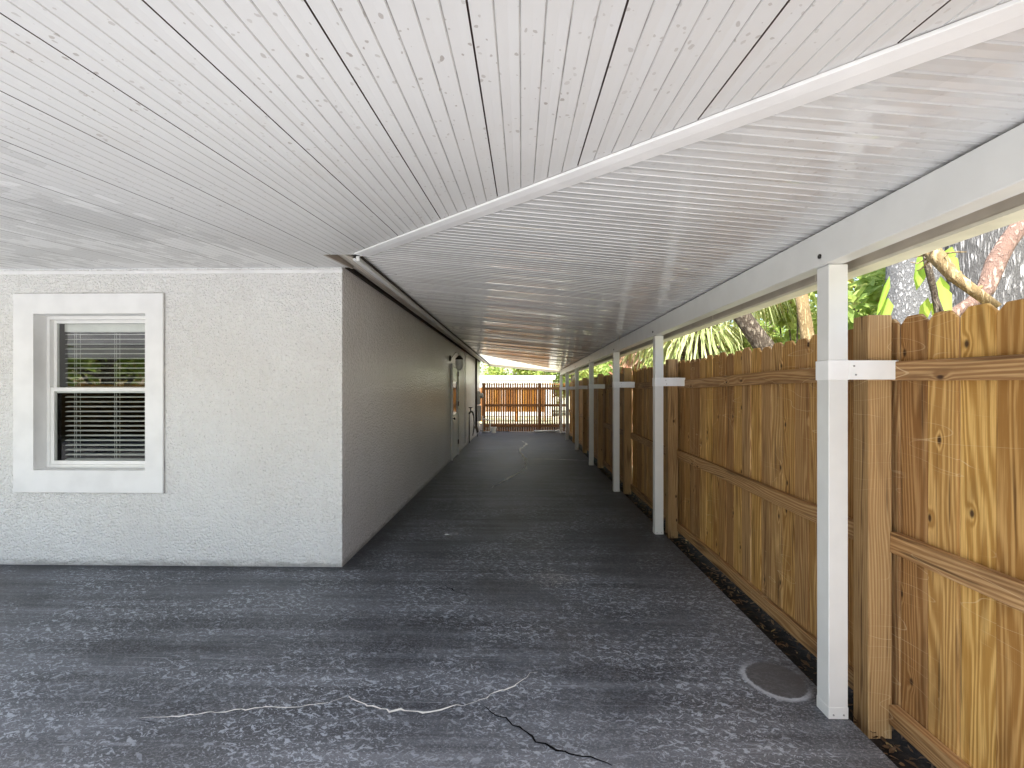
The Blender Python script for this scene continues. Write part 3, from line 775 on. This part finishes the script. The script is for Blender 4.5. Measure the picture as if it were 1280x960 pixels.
# ------------------------------------------------------------------ right fence
fence = thing('privacy_fence', (1.66, 2.2, -.11), 'tall brown cedar privacy fence of dog eared boards along the right side', 'fence')
FP = [-.35, 2.20, 5.16, 7.35, 9.85, 12.3, 14.75, 16.9]
fx = 1.605
for i, y in enumerate(FP):
    b = MB(); h = 1.86+random.uniform(-.015, .01)
    b.box(fx, fx+.108, y, y+.10, -.128, h)
    b.build('fence_post', M['wood_post'], fence, bevel=.004)
RX0, RX1 = 1.70, 1.738
for i in range(len(FP)-1):
    y0 = FP[i]+.101; y1 = FP[i+1]-.001
    for (zc, hh, nm) in ((1.583, .088, 'top'), (.80, .095, 'mid'), (.005, .09, 'low')):
        b = MB(); n = 14; dz0 = random.uniform(-.012, .012); dz1_ = random.uniform(-.012, .012)
        xo = random.uniform(-.003, .003); ph_ = random.uniform(0, 6)
        xf = RX0-.0 if True else 0
        vs = []
        for k in range(n+1):
            t = k/n; y = y0+(y1-y0)*t; z = zc+dz0*(1-t)+dz1_*t+.006*math.sin(ph_+t*5)
            wv_ = .002*math.sin(ph_*2+t*9)
            vs += [(RX0+xo+wv_, y, z-hh/2), (RX1, y, z-hh/2), (RX1, y, z+hh/2), (RX0+xo+wv_, y, z+hh/2)]
        fs = [(0, 1, 2, 3), (4*n+3, 4*n+2, 4*n+1, 4*n)]
        for k in range(n):
            for j in range(4): fs.append((4*k+j, 4*k+(j+1) % 4, 4*k+4+(j+1) % 4, 4*k+4+j))
        b.add(vs, fs)
        b.build('rail', M['wood_y'], fence, bevel=.004)
    b = MB(); y = FP[i]+.112
    while y < FP[i+1]+.10:
        bw = .139
        gap = random.choice((.0015, .0025, .0035, .0045, .006))
        if abs(y-3.45) < .08: gap = .013
        yb = min(y+bw, FP[i+1]+.112-.001)
        zt = 1.828+random.uniform(-.012, .012); zb = -.045+random.uniform(-.01, .01)
        dx = random.uniform(-.003, .005); x0 = 1.741+dx; x1 = x0+.016
        cr = .034
        tw = random.uniform(-.003, .003)
        tilt = random.uniform(-.004, .004)
        if yb-y > .05:
            pts = [(x0, y, zb), (x0+tw, yb, zb), (x0+tw, yb+tilt, zt-cr*1.05), (x0+tw, yb-cr+tilt, zt), (x0, y+cr+tilt, zt), (x0, y+tilt, zt-cr)]
            b.prism(pts, (.016, 0, 0))
        y += bw+gap
    b.build('board_panel', M['wood_v'], fence, bevel=.0045)

# ------------------------------------------------------------------ far picket fence
fy = 17.22
pick = thing('picket_fence', (.1, fy, 0), 'brown spaced picket fence closing the far end of the walkway', 'fence')
for x in (-1.46, .60, 1.62):
    b = MB(); b.box(x, x+.09, fy, fy+.09, -.12, 1.80); b.build('fence_post', M['wood_far'], pick, bevel=.003)
for (x0, x1) in ((-1.37, .6), (.69, 1.62)):
    for z in (1.60, .98, .22):
        b = MB(); b.box(x0, x1, fy+.03, fy+.066, z-.045, z+.045); b.build('rail', M['wood_far_x'], pick, bevel=.003)
    b = MB(); x = x0-.02
    while x < x1-.04:
        pw = .063; zt = 1.80+random.uniform(-.012, .012)
        b.prism([(x, fy+.068, .02), (x+pw, fy+.068, .02), (x+pw, fy+.068, zt-.03), (x+pw*.7, fy+.068, zt), (x+pw*.3, fy+.068, zt), (x, fy+.068, zt-.03)], (0, .016, 0))
        x += pw+.024+random.uniform(-.004, .004)
    b.build('picket_panel', M['wood_far'], pick)
# small items at the end
bk = MB(); bk.lathe([(.085, 0), (.1, .2), (.106, .2), (.106, .215), (.09, .215), (.088, .05)], (-1.0, 16.8, .001), 18)
tag(bk.build('plastic_pail', M['vinyl'], smooth=False), 'small white pail on the slab at the foot of the picket fence', 'pail')
pp = MB()
pp.tube([(-1.45, 16.55, .52), (-1.2, 16.6, .5), (-1.12, 16.6, .46), (-1.11, 16.6, .1), (-1.14, 16.6, .06), (-1.45, 16.6, .06)], .02, 10); pp.tube([(-1.45, 16.55, .62), (-1.38, 16.55, .62), (-1.38, 16.55, .03)], .02, 10)
tag(pp.build('drain_pipe', M['white_metal'], smooth=True), 'bent white drain pipe at the far end of the house wall', 'pipe')
pp = MB(); pp.tube([(.45, 16.98, .05), (1.2, 17.0, .05)], .04, 10); pp.tube([(1.2, 17.0, .05), (1.33, 16.98, .07), (1.415, 16.93, .12), (1.415, 16.92, .5)], .036, 10)
tag(pp.build('drain_pipe', M['white_metal'], smooth=True), 'white downspout foot lying along the base of the picket fence', 'pipe')

# ------------------------------------------------------------------ beyond
shed = thing('shed', (-.3, 31, 0), 'long white flat roofed shed beyond the picket fence', 'shed')
b = MB(); b.box(-3.2, 2.0, 30, 33, -.1, 2.25); b.build('wall', M['pale_wall'], shed)
b = MB(); b.box(-3.4, 2.15, 29.8, 33.2, 2.25, 2.5); b.build('roof', M['pale_wall'], shed)
nf = thing('neighbour_fence', (0, 24, 0), 'low brown board fence standing beyond the picket fence', 'fence')
b = MB(); x = -6
while x < 1.2:
    b.box(x, x+.14, 25, 25.02, .40, 1.70+random.uniform(-.01, .01)); x += .146
b.build('board_panel', M['wood_far'], nf)
for x in (-6, -4.1, -2.2, -.3, 1.2):
    b = MB(); b.box(x, x+.09, 25.03, 25.12, -.12, 1.72); b.build('fence_post', M['wood_far'], nf)

def limb(b, p, d, L, r, depth, tips, spread=.7, up=.15):
    pts = [p]; q = p.copy(); dd = d.copy(); n = 5
    for k in range(n):
        dd = (dd+Vector((random.uniform(-.2, .2), random.uniform(-.2, .2), random.uniform(-.1, .2)*1+up*.3))).normalized()
        q = q+dd*L/n; pts.append(q.copy())
        if depth == 0 or k > 1: tips.append((q.copy(), dd.copy()))
    b.tube(pts, [r*(1-.6*k/n) for k in range(n+1)], 7 if r < .06 else 12, cap=False)
    if depth > 0:
        for j in range(3):
            i = random.randint(2, n)
            nd = (dd+Vector((random.uniform(-1, 1), random.uniform(-1, 1), random.uniform(-.4, .7)))*spread*1.2).normalized()
            limb(b, pts[i], nd, L*random.uniform(.55, .8), r*.5, depth-1, tips, spread, up)
def tree(name, label, base, h, r, bark, leafm, nl, ls, crown_r, lean=(0, 0), low=.35, group='leafy trees around the yard', depth=2, per=None):
    t = thing(name, base, label, 'tree', group)
    bx = Vector(base)
    trunk = MB(); pts = []; n = 7
    for k in range(n+1):
        f = k/n
        pts.append(bx+Vector((lean[0]*f*h+random.uniform(-.03, .03)*h*.1, lean[1]*f*h+random.uniform(-.03, .03)*h*.1, f*h*.75)))
    rad = [r*(1.25 if k == 0 else 1-.55*k/n) for k in range(n+1)]
    trunk.tube(pts, rad, 18, cap=False, wob=.05)
    tips = []
    for j in range(7):
        i = random.randint(max(2, int(n*low)), n)
        a = random.uniform(0, 6.28)
        limb(trunk, pts[i], Vector((math.cos(a), math.sin(a), random.uniform(.0, .8))).normalized(), crown_r*random.uniform(.6, .95), rad[i]*.45, depth-1, tips)
    trunk.build('trunk', bark, t, smooth=True)
    cr = MB()
    for k in range(nl):
        p, d = random.choice(tips)
        p = p+Vector((random.gauss(0, 1), random.gauss(0, 1), random.gauss(0, .8)))*crown_r*.14
        dd = Vector((random.uniform(-1, 1), random.uniform(-1, 1), random.uniform(-.9, .4)))
        L = ls*random.uniform(.6, 1.4)
        cr.leaf(p, dd, Vector((random.uniform(-.6, .6), random.uniform(-.6, .6), 1)), L, L*random.uniform(.4, .6), random.uniform(0, .35))
    cr.build('crown', leafm, t)
    return t
def shrub(name, label, base, rx_, ry_, z0, z1, leafm, nl, ls, cat='shrub', group='shrubs behind the privacy fence'):
    t = thing(name, base, label, cat, group)
    st = MB(); cr = MB(); cl = []
    bx = Vector(base)
    for k in range(18):
        c = bx+Vector((random.uniform(-rx_, rx_), random.uniform(-ry_, ry_), 0)); c.z = random.uniform(z0, z1)
        cl.append((c, random.uniform(.25, .55)*min(rx_, (z1-z0))))
        st.tube([bx+Vector((random.uniform(-.1, .1), random.uniform(-.1, .1), 0)), bx.lerp(c, .5)+Vector((random.uniform(-.1, .1), random.uniform(-.1, .1), .2)), c], [.03, .02, .008], 6, cap=False)
    st.build('stem', M['bark_brown'], t, smooth=True)
    for k in range(nl):
        c, r = random.choice(cl)
        v = Vector((random.gauss(0, 1), random.gauss(0, 1), random.gauss(0, 1))).normalized()
        p = c+v*r*random.uniform(.4, 1.05)
        dd = (v+Vector((random.uniform(-.8, .8), random.uniform(-.8, .8), random.uniform(-1, .2))))
        L = ls*random.uniform(.6, 1.4)
        cr.leaf(p, dd, v+Vector((random.uniform(-.5, .5), random.uniform(-.5, .5), .6)), L, L*random.uniform(.4, .62), random.uniform(0, .35))
    cr.build('foliage', leafm, t)
    return t

def big_trunk(name, label, base, h, r, bark, ridges, ramp, lean=(0, 0), extra=None):
    t = thing(name, base, label, 'tree', 'big trunks behind the fence')
    b = MB(); n = 60; seg = 56; vs = []; fs = []
    ph = [random.uniform(0, 6) for _ in range(8)]
    for i in range(n+1):
        z = h*i/n; rr = r*(1+.25*math.exp(-z/.5)-.12*z/h)
        for k in range(seg):
            a = 2*math.pi*k/seg
            d = math.sin(a*ridges+1.2*math.sin(z*2.1+ph[0])+1.0*math.sin(a*3+z*1.3+ph[1]))
            d2 = math.sin(a*ridges*1.7+2*math.sin(z*3.3+ph[2])+ph[3])
            q = rr*(1+.08*math.sin(a*2+ph[4]+z*.4)+ramp*(abs(d)-.5)+ramp*.6*d2*.5+random.uniform(-.4, .4)*ramp)
            vs.append((base[0]+lean[0]*z+q*math.cos(a), base[1]+lean[1]*z+q*math.sin(a), base[2]+z))
    for i in range(n):
        for k in range(seg): fs.append((i*seg+k, i*seg+(k+1) % seg, (i+1)*seg+(k+1) % seg, (i+1)*seg+k))
    b.add(vs, fs); b.build('trunk', bark, t, smooth=True)
    cr = MB(); top_ = Vector((base[0]+lean[0]*h, base[1]+lean[1]*h, h)); tips = []; lm = MB()
    for j in range(7):
        a = j*.9+random.uniform(-.3, .3)
        limb(lm, top_-Vector((0, 0, random.uniform(0, .6))), Vector((math.cos(a), math.sin(a), .5)).normalized(), 2.6, r*.35, 1, tips)
    lm.build('limb', bark, t, smooth=True)
    for k in range(1500):
        p, d = random.choice(tips); p = p+Vector((random.gauss(0, .4), random.gauss(0, .4), random.gauss(0, .3)))
        L = random.uniform(.08, .16)
        cr.leaf(p, Vector((random.uniform(-1, 1), random.uniform(-1, 1), random.uniform(-.9, .3))), Vector((random.uniform(-.6, .6), random.uniform(-.6, .6), 1)), L, L*.5, .2)
    cr.build('crown', M['leaf_mid'], t)
    return t
gA = at_depth(1262, 430, 3.9)
tA = big_trunk('oak_tree', 'huge grey furrowed tree trunk behind the fence at the right edge', (gA.x, gA.y, -.13), 8.5, .46, M['bark_grey'], 13, .05)
gB = at_depth(1146, 430, 4.2)
tB = big_trunk('oak_tree', 'pale pitted grey trunk behind the fence left of the huge trunk', (gB.x, gB.y, -.13), 8.0, .215, M['bark_pit'], 9, .035)
# pinkish branch in front of the huge trunk
b = MB(); pk = [(1165, 425), (1192, 392), (1216, 378), (1232, 362), (1246, 325), (1258, 305), (1284, 270)]
b.tube([at_depth(px, py, 2.75+.02*i) for i, (px, py) in enumerate(pk)], [.03, .032, .036, .045, .05, .047, .045], 12, wob=.06)
b.build('branch', M['bark_pink'], tA, smooth=True)
# cut tan stub with dangling broad leaves
plant = thing('broadleaf_plant', tuple(at_depth(1168, 318, 2.55)-Vector((0, 0, 2.3))), 'broad leaved plant with a pruned tan stalk poking over the fence', 'plant')
b = MB(); sk = [(1160, 308), (1172, 322), (1192, 345), (1214, 361), (1246, 384)]
b.tube([at_depth(px, py, 2.5-.04*i) for i, (px, py) in enumerate(sk)], [.036, .036, .028, .025, .024], 12, wob=.08)
for (px, py, t) in ((1193, 345, 2.43), (1220, 363, 2.40)):
    c = at_depth(px, py, t); d = (at_depth(1246, 384, 2.34)-at_depth(1172, 322, 2.46)).normalized()
    b.tube([c-d*.008, c+d*.008], .032, 12)
for k in range(14):
    c = at_depth(1168, 318, 2.48); a = Vector((random.uniform(-1, 1), random.uniform(-1, 1), random.uniform(-1, .6)))
    b.tube([c, c+a*.07, c+a*.10+Vector((0, 0, random.uniform(-.03, .03)))], [.006, .004, .002], 5)
b.build('stalk', M['bark_tan'], plant, smooth=True)
b = MB(); st_ = [(1158, 312), (1160, 335), (1168, 365), (1172, 395), (1180, 425)]
b.tube([at_depth(px, py, 2.6) for px, py in st_], [.02, .018, .016, .013, .012], 9, wob=.08)
b.tube([at_depth(1168, 365, 2.6), at_depth(1178, 390, 2.58), at_depth(1186, 402, 2.57)], [.01, .008, .006], 8)
b.build('stem', M['bark_brown'], plant, smooth=True)
b = MB()
for (px, py, qx, qy, W) in ((1158, 305, 1147, 362, .07), (1150, 318, 1150, 358, .05), (1160, 372, 1152, 405, .055), (1172, 352, 1184, 402, .09), (1176, 345, 1178, 385, .07), (1168, 375, 1172, 400, .05), (1110, 372, 1106, 402, .06), (1112, 345, 1098, 392, .03), (1182, 315, 1196, 345, .07), (1190, 308, 1180, 335, .06)):
    p = at_depth(px, py, 2.68+random.uniform(-.05, .05)); q = at_depth(qx, qy, 2.62+random.uniform(-.1, .05))
    b.leaf(p, q-p, Vector((-.4, -1, random.uniform(-.2, .6))), (q-p).length, W, .06)
b.build('leaf', M['broad'], plant, smooth=True)

# trees and shrubs behind the right fence
sh = [
 ('bright green leafy shrub behind the fence just right of the nearest post', at_depth(1087, 400, 5.2), .38, .5, 1.4, 3.0, 'leaf_mid', 1500, .14),
 ('yellow green shrub behind the fence between the two grey trunks', at_depth(1188, 380, 5.6), .6, .8, 1.5, 3.4, 'leaf_bright', 2000, .13),
 ('loose green shrub behind the fence left of the nearest post', at_depth(1000, 400, 7.4), .75, 1.0, 1.5, 3.2, 'leaf_bright', 2600, .13),
]
for lab, p, rx_, ry_, z0, z1, lm, nl, ls in sh:
    shrub('leafy_shrub', lab, (p.x, p.y, -.13), rx_, ry_, z0, z1, M[lm], nl, ls)
p = at_depth(948, 420, 7.2)
t1 = thing('leaning_tree', (p.x+.9, p.y, -.13), 'leaning brown trunk behind the fence between palm fronds and loose shrub', 'tree')
b = MB(); b.tube([at_depth(985, 490, 5.6), at_depth(960, 440, 5.6), at_depth(942, 415, 5.6), at_depth(928, 395, 5.6), at_depth(905, 350, 5.6)], [.13, .115, .105, .1, .09], 14, wob=.06); b.build('trunk', M['bark_brown'], t1, smooth=True)
p = at_depth(1008, 410, 5.6)
t2 = thing('slender_tree', (p.x, p.y, -.13), 'slender tan trunk behind the fence left of the nearest white post', 'tree')
b = MB(); b.tube([at_depth(1020, 470, 4.8), at_depth(1010, 425, 4.8), at_depth(1004, 385, 4.8), at_depth(998, 340, 4.8)], [.07, .065, .06, .055], 12, wob=.05); b.build('trunk', M['bark_tan'], t2, smooth=True)

def palm(label, crown, nfr, Lf, trunk_r, trunk_m, seed, drop=.9, base=None, group=None):
    random.seed(seed)
    bs = base or (crown.x, crown.y, -.13)
    t = thing('palm_tree', bs, label, 'palm', 'palms behind the fence')
    b = MB(); n = 22; pts = []
    for k in range(n+1): pts.append((bs[0]+(crown.x-bs[0])*k/n, bs[1]+(crown.y-bs[1])*k/n, bs[2]+(crown.z-bs[2])*k/n))
    b.tube(pts, [trunk_r*(1+.07*(k % 2)) for k in range(n+1)], 14, wob=.05)
    tz = crown.z-bs[2]
    for k in range(90):            # old leaf bases
        z = bs[2]+.5+(tz-.5)*k/90; a = k*2.4
        c = Vector((crown.x, crown.y, z)); d = Vector((math.cos(a), math.sin(a), .9)); s_ = Vector((-math.sin(a), math.cos(a), 0))
        r0 = trunk_r*.98
        p0_ = c+Vector((math.cos(a), math.sin(a), 0))*r0
        b.prism([p0_-s_*.10, p0_+s_*.10, p0_+d*.16+s_*.035, p0_+d*.16-s_*.035], (math.cos(a)*.03, math.sin(a)*.03, -.02))
    b.build('trunk', trunk_m, t)
    fr = MB()
    for k in range(nfr):
        a = k*2.399+random.uniform(-.3, .3); el = random.uniform(-.5, 1.1)
        d = Vector((math.cos(a)*math.cos(el), math.sin(a)*math.cos(el), math.sin(el)))
        st = Lf*random.uniform(.55, .8)
        hub = crown+d*st+Vector((0, 0, -.25*st*st*.4))
        fr.tube([crown, crown+d*st*.5+Vector((0, 0, .03)), hub], [.018, .014, .01], 5, cap=False)
        side = d.cross(Vector((0, 0, 1)))
        if side.length < .1: side = Vector((1, 0, 0))
        side.normalize(); up = side.cross(d)
        nb = 34
        for j in range(nb):
            th = (j/(nb-1)-.5)*R(250)
            dd = d*math.cos(th)+side*math.sin(th)+up*random.uniform(-.1, .15)
            L = Lf*random.uniform(.55, .75)*(1-.25*abs(th)/R(125))
            W = .032
            q0 = hub; q1 = hub+dd*L*.5-Vector((0, 0, .06*L*drop)); q2 = hub+dd*L*.82-Vector((0, 0, .35*L*drop)); q3 = hub+dd*L*.95-Vector((0, 0, .75*L*drop))
            sv_ = dd.cross(up)
            if sv_.length < .05: sv_ = side
            sv_.normalize()
            fr.add([q0, q1+sv_*W*.5, q1-sv_*W*.5, q2+sv_*W*.35, q2-sv_*W*.35, q3], [(0, 1, 2), (1, 3, 4, 2), (3, 5, 4)])
    fr.build('frond', M['palm'], t)
    return t
palm('shaggy fan palm drooping behind the fence past the second post', at_depth(872, 378, 7.6), 30, 1.35, .16, M['bark_brown'], 3, 1.0)
palm('fan palm with a pinkish boot covered trunk behind the fence past the third post', at_depth(785, 420, 10.5)+Vector((0, 0, 1.0)), 18, 1.2, .26, M['boot'], 5, .8)
random.seed(21)
far_labels = [
 ('leafy tree behind the fence beside the nearest post, farther back', 9.5, 10.0, 6.5, 'leaf_bright', (.6, .7)),
 ('tall bright tree far behind the two grey trunks', 11, 6.8, 7, 'leaf_bright', (.6, .7)),
 ('tall tree far behind the shaggy fan palm', 9.0, 17, 7, 'leaf_mid', (.6, .7)),
 ('pale green tree far behind the boot covered palm', 6.5, 24, 6.5, 'leaf_bright', (.6, .7)),
]
for lab, x, y, h, lm, _ in far_labels:
    tree('leafy_tree', lab, (x, y, -.13), h, .2, M['bark_brown'], M[lm], 4500, .2, 3.0, low=.25)
# hedge-like shrubs further back, each its own
hl = ['round green shrub in the yard behind the second fence bay', 'light green shrub in the yard behind the third fence bay', 'dusty green shrub in the yard behind the fourth fence bay', 'low green shrub in the yard behind the far fence bays']
for k, (x, y) in enumerate(((6.2, 10.5), (5.6, 14.5), (5.0, 19), (4.2, 23))):
    shrub('yard_shrub', hl[k], (x, y, -.13), 1.6, 1.6, 1.2, 3.0, M[['leaf_mid', 'leaf_bright', 'leaf_mid', 'leaf_bright'][k]], 3600, .16)
# trees behind shed
fl = ['leafy tree rising behind the left end of the white shed', 'leafy tree rising behind the middle of the white shed', 'leafy tree rising behind the right end of the white shed', 'bright tree beside the white shed, just left of the far post']
for k, (x, y) in enumerate(((-3.6, 37), (-.6, 38), (2.2, 36), (3.4, 31))):
    tree('leafy_tree', fl[k], (x, y, -.13), 5.4, .2, M['bark_brown'], M['leaf_mid' if k % 2 else 'leaf_bright'], 5200, .26, 2.6, low=.2)
bf = thing('yard_fence', (-16, -8.5, -.13), 'brown board fence across the yard reflected low in the window', 'fence')
b = MB(); x = -26
while x < -8: b.box(x, x+.14, -8.5, -8.48, -.1, 1.75+random.uniform(-.01, .01)); x += .145
b.build('board_panel', M['wood_v'], bf)
for x in (-26, -23.5, -21, -18.5, -16, -13.5, -11, -8.1):
    b = MB(); b.box(x, x+.09, -8.6, -8.51, -.128, 1.8); b.build('fence_post', M['wood_post'], bf)
# behind the camera: seen only as reflections in the window and on the gloss of the ceiling
for k, (x, y, lab) in enumerate(((-15.5, -9, 'leafy tree across the yard reflected in the left of the window'), (-11.5, -12, 'leafy tree across the yard reflected in the right of the window'), (-19, -13, 'far leafy tree across the yard reflected in the window'))):
    tree('leafy_tree', lab, (x, y, -.13), 6.5, .25, M['bark_brown'], M['leaf_mid'], 4500, .3, 3.2, low=.15)
